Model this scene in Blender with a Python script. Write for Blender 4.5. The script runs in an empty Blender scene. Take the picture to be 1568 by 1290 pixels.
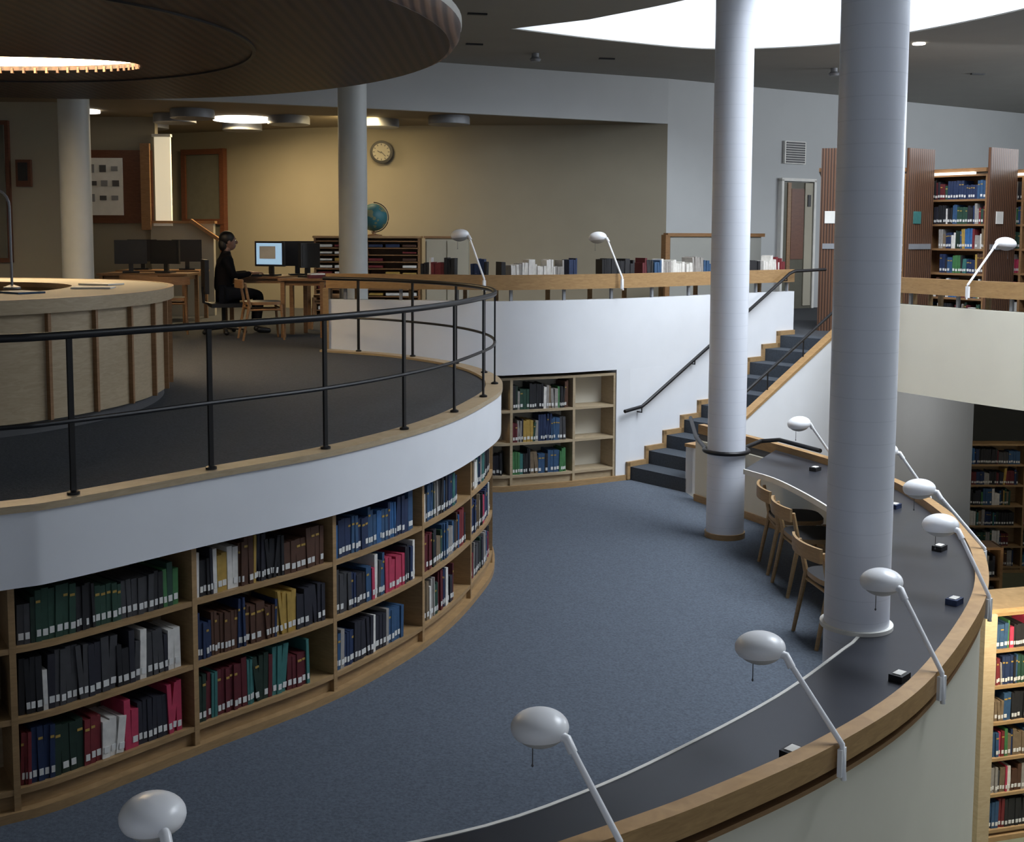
import bpy, bmesh, math, random
from mathutils import Vector, Matrix
from mathutils.geometry import tessellate_polygon
random.seed(7)
scene = bpy.context.scene
scene.view_settings.view_transform = 'Standard'
scene.view_settings.exposure = 0.0

# ------------------------------------------------------------ materials
def newmat(name):
    m = bpy.data.materials.new(name); m.use_nodes = True
    nt = m.node_tree; b = nt.nodes['Principled BSDF']
    return m, nt, b
def plain(name, col, rough=0.6, metal=0.0, var=0.06, scale=8.0, bump=0.0, spec=0.5):
    m, nt, b = newmat(name)
    b.inputs['Roughness'].default_value = rough; b.inputs['Metallic'].default_value = metal
    b.inputs['Specular IOR Level'].default_value = spec
    tc = nt.nodes.new('ShaderNodeTexCoord'); n = nt.nodes.new('ShaderNodeTexNoise')
    n.inputs['Scale'].default_value = scale; n.inputs['Detail'].default_value = 4
    nt.links.new(tc.outputs['Object'], n.inputs['Vector'])
    r = nt.nodes.new('ShaderNodeValToRGB')
    r.color_ramp.elements[0].position = 0.3; r.color_ramp.elements[1].position = 0.7
    r.color_ramp.elements[0].color = (*[c*(1-var) for c in col], 1)
    r.color_ramp.elements[1].color = (*[min(1, c*(1+var)) for c in col], 1)
    nt.links.new(n.outputs['Fac'], r.inputs['Fac']); nt.links.new(r.outputs['Color'], b.inputs['Base Color'])
    if bump:
        bp = nt.nodes.new('ShaderNodeBump'); bp.inputs['Strength'].default_value = bump
        bp.inputs['Distance'].default_value = 0.01
        nt.links.new(n.outputs['Fac'], bp.inputs['Height']); nt.links.new(bp.outputs['Normal'], b.inputs['Normal'])
    return m
def wood(name, c1, c2, rough=0.45, scale=3.0):
    m, nt, b = newmat(name); b.inputs['Roughness'].default_value = rough
    tc = nt.nodes.new('ShaderNodeTexCoord'); mp = nt.nodes.new('ShaderNodeMapping')
    mp.inputs['Scale'].default_value = (1, 1, 6)
    n = nt.nodes.new('ShaderNodeTexNoise'); n.inputs['Scale'].default_value = scale*3
    n.inputs['Detail'].default_value = 6; n.inputs['Distortion'].default_value = 1.2
    r = nt.nodes.new('ShaderNodeValToRGB')
    r.color_ramp.elements[0].position = 0.3; r.color_ramp.elements[1].position = 0.72
    r.color_ramp.elements[0].color = (*c1, 1); r.color_ramp.elements[1].color = (*c2, 1)
    nt.links.new(tc.outputs['Object'], mp.inputs['Vector']); nt.links.new(mp.outputs['Vector'], n.inputs['Vector'])
    nt.links.new(n.outputs['Fac'], r.inputs['Fac']); nt.links.new(r.outputs['Color'], b.inputs['Base Color'])
    return m
def slats(name, c1, c2, freq, axis='X', lo=0.75):
    m, nt, b = newmat(name); b.inputs['Roughness'].default_value = 0.5
    tc = nt.nodes.new('ShaderNodeTexCoord'); w = nt.nodes.new('ShaderNodeTexWave')
    w.bands_direction = axis; w.inputs['Scale'].default_value = freq
    r = nt.nodes.new('ShaderNodeValToRGB')
    r.color_ramp.elements[0].position = 0.15; r.color_ramp.elements[1].position = lo
    r.color_ramp.elements[0].color = (*c1, 1); r.color_ramp.elements[1].color = (*c2, 1)
    nt.links.new(tc.outputs['Object'], w.inputs['Vector']); nt.links.new(w.outputs['Fac'], r.inputs['Fac'])
    nt.links.new(r.outputs['Color'], b.inputs['Base Color'])
    bp = nt.nodes.new('ShaderNodeBump'); bp.inputs['Strength'].default_value = 0.3; bp.inputs['Distance'].default_value = 0.01
    nt.links.new(w.outputs['Fac'], bp.inputs['Height']); nt.links.new(bp.outputs['Normal'], b.inputs['Normal'])
    return m
def tilecol(name, col, joint):
    m, nt, b = newmat(name); b.inputs['Roughness'].default_value = 0.35
    tc = nt.nodes.new('ShaderNodeTexCoord'); s = nt.nodes.new('ShaderNodeSeparateXYZ')
    nt.links.new(tc.outputs['Object'], s.inputs[0])
    mu = nt.nodes.new('ShaderNodeMath'); mu.operation = 'MULTIPLY'; mu.inputs[1].default_value = 1/0.115
    fr = nt.nodes.new('ShaderNodeMath'); fr.operation = 'FRACT'
    gt = nt.nodes.new('ShaderNodeMath'); gt.operation = 'GREATER_THAN'; gt.inputs[1].default_value = 0.96
    nt.links.new(s.outputs['Z'], mu.inputs[0]); nt.links.new(mu.outputs[0], fr.inputs[0]); nt.links.new(fr.outputs[0], gt.inputs[0])
    mx = nt.nodes.new('ShaderNodeMix'); mx.data_type = 'RGBA'
    mx.inputs[6].default_value = (*col, 1); mx.inputs[7].default_value = (*joint, 1)
    nt.links.new(gt.outputs[0], mx.inputs[0]); nt.links.new(mx.outputs[2], b.inputs['Base Color'])
    return m
def emis(name, col, st):
    m, nt, b = newmat(name)
    b.inputs['Base Color'].default_value = (*col, 1)
    b.inputs['Emission Color'].default_value = (*col, 1); b.inputs['Emission Strength'].default_value = st
    return m

WHITE = plain('white_paint', (0.76, 0.78, 0.82), 0.6, var=0.02, scale=3)
CREAM = plain('cream_paint', (0.72, 0.69, 0.59), 0.6, var=0.02, scale=3)
CREAMD = plain('office_wall_paint', (0.40, 0.37, 0.29), 0.7, var=0.02, scale=3)
YELW = plain('warm_wall_paint', (0.295, 0.265, 0.20), 0.7, var=0.03, scale=2)
GREYW = plain('grey_wall_paint', (0.34, 0.34, 0.31), 0.7, var=0.03, scale=2)
BLUEW = plain('cool_wall_paint', (0.44, 0.455, 0.46), 0.7, var=0.02, scale=2)
CEIL = plain('ceiling_paint', (0.31, 0.30, 0.27), 0.8, var=0.03, scale=2)
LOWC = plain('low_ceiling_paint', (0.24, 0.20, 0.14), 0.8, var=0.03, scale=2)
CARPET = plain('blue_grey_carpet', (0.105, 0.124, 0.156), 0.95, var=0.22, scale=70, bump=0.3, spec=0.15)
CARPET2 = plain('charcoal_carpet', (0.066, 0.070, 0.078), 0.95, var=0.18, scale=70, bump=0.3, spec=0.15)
TREAD = plain('stair_carpet', (0.045, 0.055, 0.07), 0.95, var=0.2, scale=60)
GREENF = plain('olive_floor', (0.16, 0.17, 0.11), 0.8)
BIRCH = wood('birch_wood', (0.31, 0.195, 0.09), (0.42, 0.27, 0.13))
HONEY = wood('honey_wood', (0.32, 0.185, 0.078), (0.43, 0.265, 0.115))
BIRCHL = wood('pale_birch_wood', (0.38, 0.295, 0.185), (0.47, 0.375, 0.25))
OAK = wood('oak_wood', (0.22, 0.115, 0.048), (0.31, 0.17, 0.078))
REDW = wood('reddish_wood', (0.11, 0.035, 0.016), (0.16, 0.058, 0.026))
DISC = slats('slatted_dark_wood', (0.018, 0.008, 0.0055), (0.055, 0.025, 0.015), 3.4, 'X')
RIM = slats('slatted_rim_wood', (0.06, 0.028, 0.017), (0.20, 0.105, 0.06), 5.0, 'X')
ENDP = slats('slatted_end_panel', (0.04, 0.018, 0.010), (0.14, 0.065, 0.034), 9.0, 'X')
DESK = plain('black_linoleum', (0.030, 0.032, 0.040), 0.30, var=0.1, scale=5)
METAL = plain('black_metal', (0.015, 0.015, 0.017), 0.4, 0.3)
BLACK = plain('black_plastic', (0.012, 0.012, 0.014), 0.45)
GREY = plain('grey_metal', (0.26, 0.27, 0.29), 0.5, 0.2)
DGREY = plain('dark_grey', (0.08, 0.08, 0.085), 0.6)
LAMPW = plain('lamp_enamel', (0.86, 0.87, 0.90), 0.28, var=0.01)
LAMPG = plain('lamp_reflector', (0.50, 0.50, 0.48), 0.4)
TILE = tilecol('column_white_tile', (0.74, 0.77, 0.85), (0.67, 0.70, 0.78))
COLP = plain('column_paint', (0.52, 0.54, 0.53), 0.5, var=0.02)
PAPER = plain('paper', (0.75, 0.74, 0.70), 0.8)
SCREEN = emis('monitor_screen', (0.35, 0.55, 0.75), 0.7)
GLOWW = emis('warm_lamp_glow', (1.0, 0.90, 0.74), 4.0)
GLOWN = emis('lamp_glow', (1.0, 0.92, 0.78), 3.0)
WINB = emis('daylight_glass', (0.9, 0.80, 0.58), 0.50)
GLASS = plain('dark_glass', (0.13, 0.125, 0.10), 0.15)
LABEL = plain('spine_label', (0.70, 0.70, 0.68), 0.7)
bookcols = [(0.015,0.015,0.018),(0.02,0.02,0.03),(0.012,0.03,0.02),(0.02,0.06,0.04),(0.015,0.03,0.085),(0.03,0.08,0.17),
            (0.10,0.012,0.017),(0.17,0.02,0.025),(0.08,0.035,0.02),(0.05,0.05,0.055),(0.18,0.13,0.08),(0.70,0.68,0.64),
            (0.05,0.17,0.06),(0.45,0.04,0.09),(0.03,0.12,0.30),(0.42,0.27,0.06),(0.30,0.28,0.26),(0.04,0.16,0.15)]
BOOK = [plain('book_cloth_%d' % i, c, 0.6, var=0.12, scale=25) for i, c in enumerate(bookcols)]

# ------------------------------------------------------------ mesh builder
class MB:
    def __init__(s): s.v=[]; s.f=[]; s.m=[]; s.sm=[]; s.mats=[]
    def mi(s, mat):
        if mat not in s.mats: s.mats.append(mat)
        return s.mats.index(mat)
    def add(s, vs, fs, mat, smooth=False):
        o=len(s.v); k=s.mi(mat)
        s.v += [tuple(v) for v in vs]
        for f in fs: s.f.append([i+o for i in f]); s.m.append(k); s.sm.append(smooth)
    def box(s, c, size, rz=0.0, mat=None, M=None):
        hx,hy,hz=[a/2 for a in size]
        R = M if M is not None else Matrix.Rotation(rz,3,'Z')
        c=Vector(c)
        vs=[c+R@Vector((x,y,z)) for z in (-hz,hz) for y in (-hy,hy) for x in (-hx,hx)]
        s.add(vs,[(0,2,3,1),(4,5,7,6),(0,1,5,4),(2,6,7,3),(0,4,6,2),(1,3,7,5)],mat)
    def prism(s, poly, z0, z1, mat, side=None, holes=()):
        side=side or mat
        loops=[list(poly)]+[list(h) for h in holes]
        flat=[p for l in loops for p in l]; n=len(flat)
        tris=tessellate_polygon([[Vector((p[0],p[1],0)) for p in l] for l in loops])
        vs=[(p[0],p[1],z0) for p in flat]+[(p[0],p[1],z1) for p in flat]
        s.add(vs,[tuple(t) for t in tris],mat) ; s.add(vs,[tuple(i+n for i in t) for t in tris],mat)
        o=0; fs=[]
        for l in loops:
            k=len(l)
            for i in range(k):
                a=o+i; b=o+(i+1)%k; fs.append((a,b,b+n,a+n))
            o+=k
        s.add(vs,fs,side)
    def band(s, A, B, z0, z1, mat, side=None, smooth=True):
        n=len(A); side=side or mat
        za=(lambda i:z0[i]) if isinstance(z0,list) else (lambda i:z0)
        zb=(lambda i:z1[i]) if isinstance(z1,list) else (lambda i:z1)
        a0=[(A[i][0],A[i][1],za(i)) for i in range(n)]; a1=[(A[i][0],A[i][1],zb(i)) for i in range(n)]
        b0=[(B[i][0],B[i][1],za(i)) for i in range(n)]; b1=[(B[i][0],B[i][1],zb(i)) for i in range(n)]
        r=range(n-1)
        s.add(a1+b1,[(i,i+1,n+i+1,n+i) for i in r],mat,smooth)
        s.add(a0+b0,[(i,n+i,n+i+1,i+1) for i in r],side,smooth)
        s.add(a0+a1,[(i,i+1,n+i+1,n+i) for i in r],side,smooth)
        s.add(b0+b1,[(i,n+i,n+i+1,i+1) for i in r],side,smooth)
        for k in (0,n-1): s.add([a0[k],a1[k],b1[k],b0[k]],[(0,1,2,3)],side)
    def tube(s, pts, r, mat, n=10, rs=None):
        pts=[Vector(p) for p in pts]; N=len(pts); vs=[]
        for i,p in enumerate(pts):
            t=(pts[min(i+1,N-1)]-pts[max(i-1,0)]).normalized()
            up=Vector((0,0,1)) if abs(t.z)<0.95 else Vector((1,0,0))
            a=t.cross(up).normalized(); b=a.cross(t).normalized()
            rr=rs[i] if rs else r
            for k in range(n):
                g=2*math.pi*k/n; vs.append(p+a*math.cos(g)*rr+b*math.sin(g)*rr)
        fs=[(i*n+k,i*n+(k+1)%n,(i+1)*n+(k+1)%n,(i+1)*n+k) for i in range(N-1) for k in range(n)]
        fs+= [tuple(range(n))[::-1],tuple((N-1)*n+k for k in range(n))]
        s.add(vs,fs,mat,True)
    def lathe(s, c, prof, mat, n=48, smooth=True, M=None):
        c=Vector(c); vs=[]
        for r,z in prof:
            for k in range(n):
                g=2*math.pi*k/n; v=Vector((r*math.cos(g),r*math.sin(g),z))
                if M is not None: v=M@v
                vs.append(c+v)
        m=len(prof)
        fs=[(i*n+k,i*n+(k+1)%n,(i+1)*n+(k+1)%n,(i+1)*n+k) for i in range(m-1) for k in range(n)]
        fs+=[tuple(range(n))[::-1],tuple((m-1)*n+k for k in range(n))]
        s.add(vs,fs,mat,smooth)
    def ring(s, c, prof, mat, n=96, smooth=True):
        c=Vector(c); vs=[]
        for r,z in prof:
            for k in range(n):
                g=2*math.pi*k/n; vs.append(c+Vector((r*math.cos(g),r*math.sin(g),z)))
        m=len(prof)
        s.add(vs,[(i*n+k,i*n+(k+1)%n,(i+1)*n+(k+1)%n,(i+1)*n+k) for i in range(m-1) for k in range(n)],mat,smooth)
    def ell(s, c, rad, mat, M=None, n=24, m=14, f0=0.0, f1=1.0):
        prof=[]
        for i in range(m+1):
            a=math.pi*(f0+(f1-f0)*i/m); prof.append((max(1e-4,math.sin(a)),-math.cos(a)))
        S=Matrix.Diagonal(Vector(rad))
        MM=(M@S) if M is not None else S
        s.lathe(c,prof,mat,n,True,MM)
    def obj(s, name, parent=None, loc=None):
        me=bpy.data.meshes.new(name)
        vs=[Vector(v) for v in s.v]
        if loc is None:
            mn=[min(v[i] for v in vs) for i in range(3)]; mx=[max(v[i] for v in vs) for i in range(3)]
            loc=Vector(((mn[0]+mx[0])/2,(mn[1]+mx[1])/2,mn[2]))
        loc=Vector(loc)
        me.from_pydata([v-loc for v in vs],[],s.f)
        for m in s.mats: me.materials.append(m)
        me.polygons.foreach_set('material_index',s.m); me.polygons.foreach_set('use_smooth',s.sm)
        me.update()
        bm=bmesh.new(); bm.from_mesh(me); bmesh.ops.recalc_face_normals(bm,faces=bm.faces); bm.to_mesh(me); bm.free()
        try: me.set_sharp_from_angle(angle=math.radians(40))
        except Exception: pass
        o=bpy.data.objects.new(name,me); o.location=loc; scene.collection.objects.link(o)
        if parent: o.parent=parent
        return o

def smooth(pts, n=8):
    P=[Vector(p) for p in pts]; out=[]
    P=[2*P[0]-P[1]]+P+[2*P[-1]-P[-2]]
    for i in range(1,len(P)-2):
        a,b,c,d=P[i-1:i+3]
        for k in range(n):
            t=k/n
            out.append(0.5*((2*b)+(c-a)*t+(2*a-5*b+4*c-d)*t*t+(3*b-a-3*c+d)*t**3))
    out.append(P[-2]); return out
def offs(pts, d):
    P=[Vector(p) for p in pts]; N=len(P); out=[]
    for i in range(N):
        t=(P[min(i+1,N-1)]-P[max(i-1,0)]).normalized()
        out.append(P[i]+Vector((-t.y,t.x))*d)
    return out
class Cv:
    def __init__(s,pts):
        s.p=[Vector(p) for p in pts]; s.L=[0]
        for a,b in zip(s.p,s.p[1:]): s.L.append(s.L[-1]+(b-a).length)
        s.len=s.L[-1]
    def at(s,d):
        d=min(max(d,0),s.len)
        for i in range(len(s.p)-1):
            if d<=s.L[i+1]+1e-9:
                t=(s.p[i+1]-s.p[i]).normalized(); return s.p[i]+t*(d-s.L[i]),t
        return s.p[-1],(s.p[-1]-s.p[-2]).normalized()
    def near(s,q):
        q=Vector(q); return min(range(len(s.p)),key=lambda i:(s.p[i]-q).length)
    def sub(s,d0,d1,step=0.12):
        n=max(1,int((d1-d0)/step)); return [s.at(d0+(d1-d0)*i/n)[0] for i in range(n+1)]

# ------------------------------------------------------------ books
def fill_books(mb, cv, d0, d1, side, z, depth, hmax, rnd, full=0.9, label=True, pal=None, bright=0.0, setback=0.02):
    d=d0; end=d0+(d1-d0)*full
    run=0
    while d<end-0.02:
        if run<=0:
            if pal: ci=rnd.choice(pal)
            else:
                ci = rnd.choice([0,0,1,2,3,4,4,6,6,8,9,5,10,16,1,0]) if rnd.random()>bright else rnd.choice([5,7,11,11,12,13,14,15,10,16,17])
            run=rnd.choice([1,1,1,2,3,4,6]) if ci<10 else rnd.choice([1,1,2,3])
            bw=rnd.uniform(0.016,0.042); bh=hmax*rnd.uniform(0.66,0.99); bd=depth*rnd.uniform(0.62,0.85)
        run-=1
        w=bw*rnd.uniform(0.85,1.15); h=bh*rnd.uniform(0.97,1.02)
        if d+w>end: break
        p,t=cv.at(d+w/2); n=Vector((-t.y,t.x))*side
        sb=setback+rnd.uniform(0,0.012)
        lean=rnd.uniform(-0.03,0.03) if rnd.random()<0.9 else rnd.uniform(-0.14,0.14)
        c=p+n*(sb+bd/2)
        R=Matrix(((t.x,n.x,0),(t.y,n.y,0),(0,0,1)))@Matrix.Rotation(lean,3,'Y')
        mb.box((c.x,c.y,z+h/2+abs(lean)*w/2),(w*0.94,bd,h),mat=BOOK[ci],M=R)
        if label and rnd.random()<0.88:
            q=p+n*(sb-0.001)
            mb.box((q.x,q.y,z+0.042+rnd.uniform(-0.004,0.004)),(w*0.66,0.004,0.032),mat=LABEL,M=R)
        if label and ci in (4,5,6,7,2,3,8) and rnd.random()<0.5:
            q=p+n*(sb-0.001); mb.box((q.x,q.y,z+h*0.78),(w*0.7,0.003,0.012),mat=BOOK[15],M=R)
        d+=w
def bookcase(name, cv, side, zf, zs, spacing, nrow, depth, bay, mat=BIRCH, seed=1, fulls=None, off=0.0, bright=0.1, backmat=None, top=True, plinth=True, bname='library_books', pals=None):
    rnd=random.Random(seed); mb=MB(); bb=MB(); full=cv.sub(0,cv.len)
    back=offs(full,side*depth)
    th=0.028
    for r in range(nrow+(1 if top else 0)):
        mb.band(full,back,zs+r*spacing-th,zs+r*spacing,mat)
    ztop=zs+nrow*spacing
    mb.band(offs(full,side*(depth-0.012)),offs(full,side*(depth+0.01)),zf,ztop,backmat or mat)
    if plinth:
        mb.band(offs(full,side*0.03),offs(full,side*0.06),zf,zs-th,mat)
        mb.band(offs(full,-side*0.02),offs(full,side*0.03),zf,zf+0.045,mat)
    d=off; edges=[0.0]
    while d<cv.len-0.1:
        if d>0.05: edges.append(d)
        d+=bay
    edges.append(cv.len)
    for e in edges:
        p,t=cv.at(e); n=Vector((-t.y,t.x))*side; c=p+n*(depth/2)
        mb.box((c.x,c.y,(zf+ztop)/2),(0.03,depth+0.004,ztop-zf),mat=mat,M=Matrix(((t.x,n.x,0),(t.y,n.y,0),(0,0,1))))
    k=0
    for i in range(len(edges)-1):
        for r in range(nrow):
            fu = fulls[k%len(fulls)] if fulls else rnd.choice([0.97,0.95,0.9,0.8,0.93])
            k+=1
            pl_=pals.get((i,r)) if pals else None
            if fu>0: fill_books(bb,cv,edges[i]+0.025,edges[i+1]-0.025,side,zs+r*spacing,depth,spacing-th-0.03,rnd,fu,bright=bright,pal=pl_)
    o=mb.obj(name)
    if bb.v: bb.obj(bname)
    return o

# ============================================================ key plan curves (metres)
T=smooth([(-5.4,4.05),(-4.25,4.25),(-3.2,4.68),(-2.33,5.24),(-2.10,5.42),(-1.554,6.08),(-1.06,6.66),(-0.69,7.28),(-0.416,7.92),
          (-0.213,8.68),(-0.09,9.45),(-0.16,10.36),(-0.52,11.3),(-1.2,12.12),(-1.99,12.62)],8)
O=smooth([(-4.6,2.9),(-3.2,2.72),(-1.9,2.78),(-0.95,3.05),(-0.3,3.37),(0.34,3.77),(0.7365,4.05),(1.249,4.48),(1.776,5.06),(2.339,5.94),(2.683,6.62),
          (2.93,7.35),(3.056,8.02),(3.095,8.9),(3.05,9.45),(2.82,10.19),(2.50,10.98),(2.2,11.6),(1.95,12.1)],8)
I=smooth([(-4.5,3.5),(-3.1,3.3),(-2.0,3.33),(-1.1,3.5),(-0.216,3.80),(0.275,4.12),(0.717,4.53),(1.198,5.04),(1.605,5.57),(1.80,5.86),(2.06,6.5),
          (2.27,7.2),(2.38,7.95),(2.37,8.69),(2.22,9.6),(2.02,10.05)],8)
B=Vector((1.33,13.12)); C=Vector((3.6,15.0)); U=(C-B).normalized(); PN=Vector((U.y,-U.x)); SW=0.86
N0=B+PN*SW
P=[Vector(p) for p in [(-2.02,12.74),(-1.0,12.58),(-0.1,12.44),(0.6,12.72)]]+[B,C]
ZU=1.5
# ============================================================ floors
mb=MB()
Rb=smooth([(4.02,12.35),(4.77,11.0),(5.9,9.6),(7.6,8.6),(9.6,8.2)],6)
RP=[N0+U*2.95]+Rb
upper=[(-9,4.1)]+[tuple(p) for p in offs(T,0.04)]+[tuple(p) for p in offs(P,0.05)]+[tuple(C),tuple(N0+U*2.95)]+[tuple(p) for p in offs(RP,0.05)]+[(13,8.25),(13,25.6),(-9,25.6)]
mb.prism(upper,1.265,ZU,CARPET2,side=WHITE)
mb.obj('floor_upper')
mb=MB()
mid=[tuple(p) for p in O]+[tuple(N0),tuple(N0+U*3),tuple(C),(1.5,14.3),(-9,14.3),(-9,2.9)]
mb.prism(mid,-0.25,0.0,CARPET,side=WHITE); mb.obj('floor_middle')
mb=MB(); mb.prism([(-9,-2),(13,-2),(13,25.6),(-9,25.6)],-2.8,-2.6,GREENF); mb.obj('floor_lower')

# ============================================================ left balcony fascia, trim, railing
mb=MB(); mb.band(T,offs(T,0.10),1.135,1.488,WHITE); mb.obj('wall_balcony_fascia')
mb=MB(); mb.band(offs(T,-0.012),offs(T,0.13),1.488,1.522,BIRCHL); mb.obj('trim_balcony_edge')
mb=MB(); R0=offs(T,0.055); rc=Cv(R0)
mb.tube([(p.x,p.y,2.285) for p in R0],0.020,METAL,10)
mb.tube([(p.x,p.y,1.875) for p in R0],0.012,METAL,8)
s0=rc.L[rc.near((-2.06,5.5))]; d=s0-0.79*3
while d<rc.len:
    p,t=rc.at(d)
    mb.box((p.x,p.y,1.9),(0.026,0.014,0.76),math.atan2(t.y,t.x),METAL)
    mb.lathe((p.x,p.y,1.523),[(0.03,0),(0.03,0.012),(0.012,0.02)],METAL,12)
    d+=0.79
mb.obj('balcony_railing')
full=Cv(offs(T,0.07)); bcv=Cv(full.sub(0.9,full.L[full.near((-0.75,11.6))]))
sd=bcv.L[bcv.near((-1.60,6.0))]-0.05; BAY=0.98
k0=int(sd//BAY)
bookcase('curved_bookcase',bcv,1,0.0,0.15,0.342,3,0.30,BAY,BIRCH,seed=5,off=sd%BAY,
         fulls=[0.85,0.97,0.98,0.80,0.98,0.97,0.62,0.97,0.76,0.97,0.98,0.95],bright=0.34,backmat=BIRCHL,
         pals={(k0,2):[3,12,2,0,6,9],(k0,0):[7,11,4,1,2,13],(k0,1):[0,1,1,9,11],(k0+1,2):[0,8,10,11,15,1],(k0+1,1):[8,5,15,11,1,4],(k0+1,0):[6,6,17,2],(k0+2,2):[5,14,5,4],(k0+2,1):[13,1,4,9,11,5],(k0+2,0):[4,5,16,1,11]})

# ============================================================ back parapet with book counter
pc=P[:]; 
mb=MB(); mb.band(pc,offs(pc,0.12),1.26,2.05,WHITE,smooth=False)
mb.band([P[4],C],offs([P[4],C],0.12),-0.0,1.26,WHITE,smooth=False)
jb=[Vector((1.17,13.03)),B]; mb.band(jb,offs(jb,0.4),0,1.26,WHITE,smooth=False)
mb.obj('wall_back_parapet')
mb=MB(); cp=[Vector(p) for p in P]; ccv=Cv(cp)
mb.band(offs(cp,0.0),offs(cp,0.045),2.17,2.33,HONEY,smooth=False)
mb.band(offs(cp,0.045),offs(cp,0.55),2.19,2.22,BIRCHL,smooth=False)
d=0.2
while d<ccv.len:
    p,t=ccv.at(d); n=Vector((-t.y,t.x)); q=p+n*0.06
    mb.box((q.x,q.y,2.11),(0.03,0.03,0.13),math.atan2(t.y,t.x),GREY); 
    q=p+n*0.5; mb.box((q.x,q.y,1.845),(0.04,0.04,0.69),math.atan2(t.y,t.x),BIRCH); d+=0.62
mb.obj('reading_counter')
mb=MB(); mb.box((-2.02,12.8,1.84),(0.06,0.18,0.66),0,BIRCH); mb.obj('trim_parapet_end')
mb=MB(); rnd=random.Random(3); kc=Cv(offs(cp,0.10))
def finddist(ratio):
    best=0;bd=9
    for i in range(400):
        dd=kc.len*i/399; q=kc.at(dd)[0]
        if abs(q.x/q.y-ratio)<bd: bd=abs(q.x/q.y-ratio); best=dd
    return best
for a,b,pal in [(-0.078,-0.047,[11,0,11,7]),(-0.036,-0.022,[4,0]),(-0.008,-0.002,[6,0]),(0.0,0.046,[11,11,11,11,16]),(0.049,0.057,[5,4]),
                (0.078,0.105,[0,13,0,11]),(0.112,0.122,[0,6]),(0.122,0.172,[11,11,11,16,5]),(0.20,0.213,[0]),(0.215,0.262,[11,15,11,11,7])]:
    fill_books(mb,kc,finddist(a),finddist(b),1,2.221,0.2,0.29,rnd,1.0,False,pal)
mb.obj('counter_books')
bk=Cv([Vector((-1.7,12.64)),Vector((-0.1,12.50)),Vector((0.55,12.74)),Vector((1.15,13.04))])
bookcase('recessed_bookcase',bk,1,0.0,0.16,0.355,3,0.28,0.74,BIRCHL,seed=11,off=bk.len-0.5-0.75*2,fulls=[0.9,0.9,0.9,0.9,0.5,0.8,0.97,0.96,0.95,0,0,0],bright=0.3,backmat=CREAM)
mb=MB(); pl=[Vector((-1.7,12.58)),Vector((-0.1,12.42)),Vector((0.6,12.69)),B+Vector((-.0,-.02))]
mb.band(pl,offs(pl,0.03),0,0.06,BIRCH,smooth=False); mb.obj('baseboard_back')

# ============================================================ staircase
mb=MB(); NS=10; run=2.95/NS; rise=ZU/NS
for i in range(NS):
    a=B+U*run*i; q=a+U*(run*(NS-i))/2+PN*SW/2
    mb.box((q.x,q.y,rise*i+rise/2),(run*(NS-i),SW,rise),math.atan2(U.y,U.x),TREAD)
mb.obj('staircase')
mb=MB()
w=0.045
for i in range(NS):
    a=B+U*(run*i-0.03)+PN*0.015
    z=rise*i
    q=a
    mb.box((q.x,q.y,z+rise/2+0.03),(w,0.03,rise+w),math.atan2(U.y,U.x),BIRCH)
    q=a+U*run/2; mb.box((q.x,q.y,z+rise+0.03),(run+w,0.03,w+0.012),math.atan2(U.y,U.x),BIRCH)
mb.obj('trim_stair_stringer')
def zc(t): return 0.50 if t<0.45 else 0.763+0.52*(t-0.95)
ts=[0,0.45,1.2,2.0,2.95]; L=[N0+U*t for t in ts]; L2=[p+PN*0.09 for p in L]
mb=MB(); mb.band(L,L2,[-2.6]*5,[zc(t) for t in ts],WHITE,smooth=False)
q=N0+PN*0.2+U*0.05; mb.box((q.x,q.y,0.25),(0.10,0.42,0.50),math.atan2(U.y,U.x),WHITE)
mb.obj('wall_stair_side')
mb=MB(); mb.band([p-PN*0.01 for p in L],[p+PN*0.10 for p in L],[zc(t) for t in ts],[zc(t)+0.035 for t in ts],HONEY,smooth=False)
mb.box((q.x,q.y,0.517),(0.12,0.44,0.034),math.atan2(U.y,U.x),HONEY); mb.obj('trim_stair_cap')
mb=MB()
def sp(t,off,z): q=B+U*t+PN*off; return (q.x,q.y,z)
hr=[sp(-0.15,0.07,0.80),sp(0.12,0.07,0.83),sp(0.2,0.07,0.87),sp(2.75,0.07,2.28),sp(2.85,0.07,2.31),sp(3.5,0.07,2.32)]
mb.tube(hr,0.02,METAL)
for t in (0.12,1.0,1.9,2.7): 
    z=0.87+(t-0.2)*0.553; mb.tube([sp(t,0.0,z-0.06),sp(t,0.07,z-0.06),sp(t,0.07,z)],0.009,METAL,6)
hn=[sp(0.6,SW+0.0,0.82),sp(0.75,SW,0.9),sp(2.6,SW,1.86),sp(3.0,SW,2.1)]
mb.tube(hn,0.018,METAL)
for t in (0.75,1.35,2.0,2.6):
    mb.tube([sp(t,SW,zc(t)+0.03),sp(t,SW,0.9+(t-0.75)*0.519)],0.009,METAL,6)
mb.obj('stair_handrail')

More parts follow.
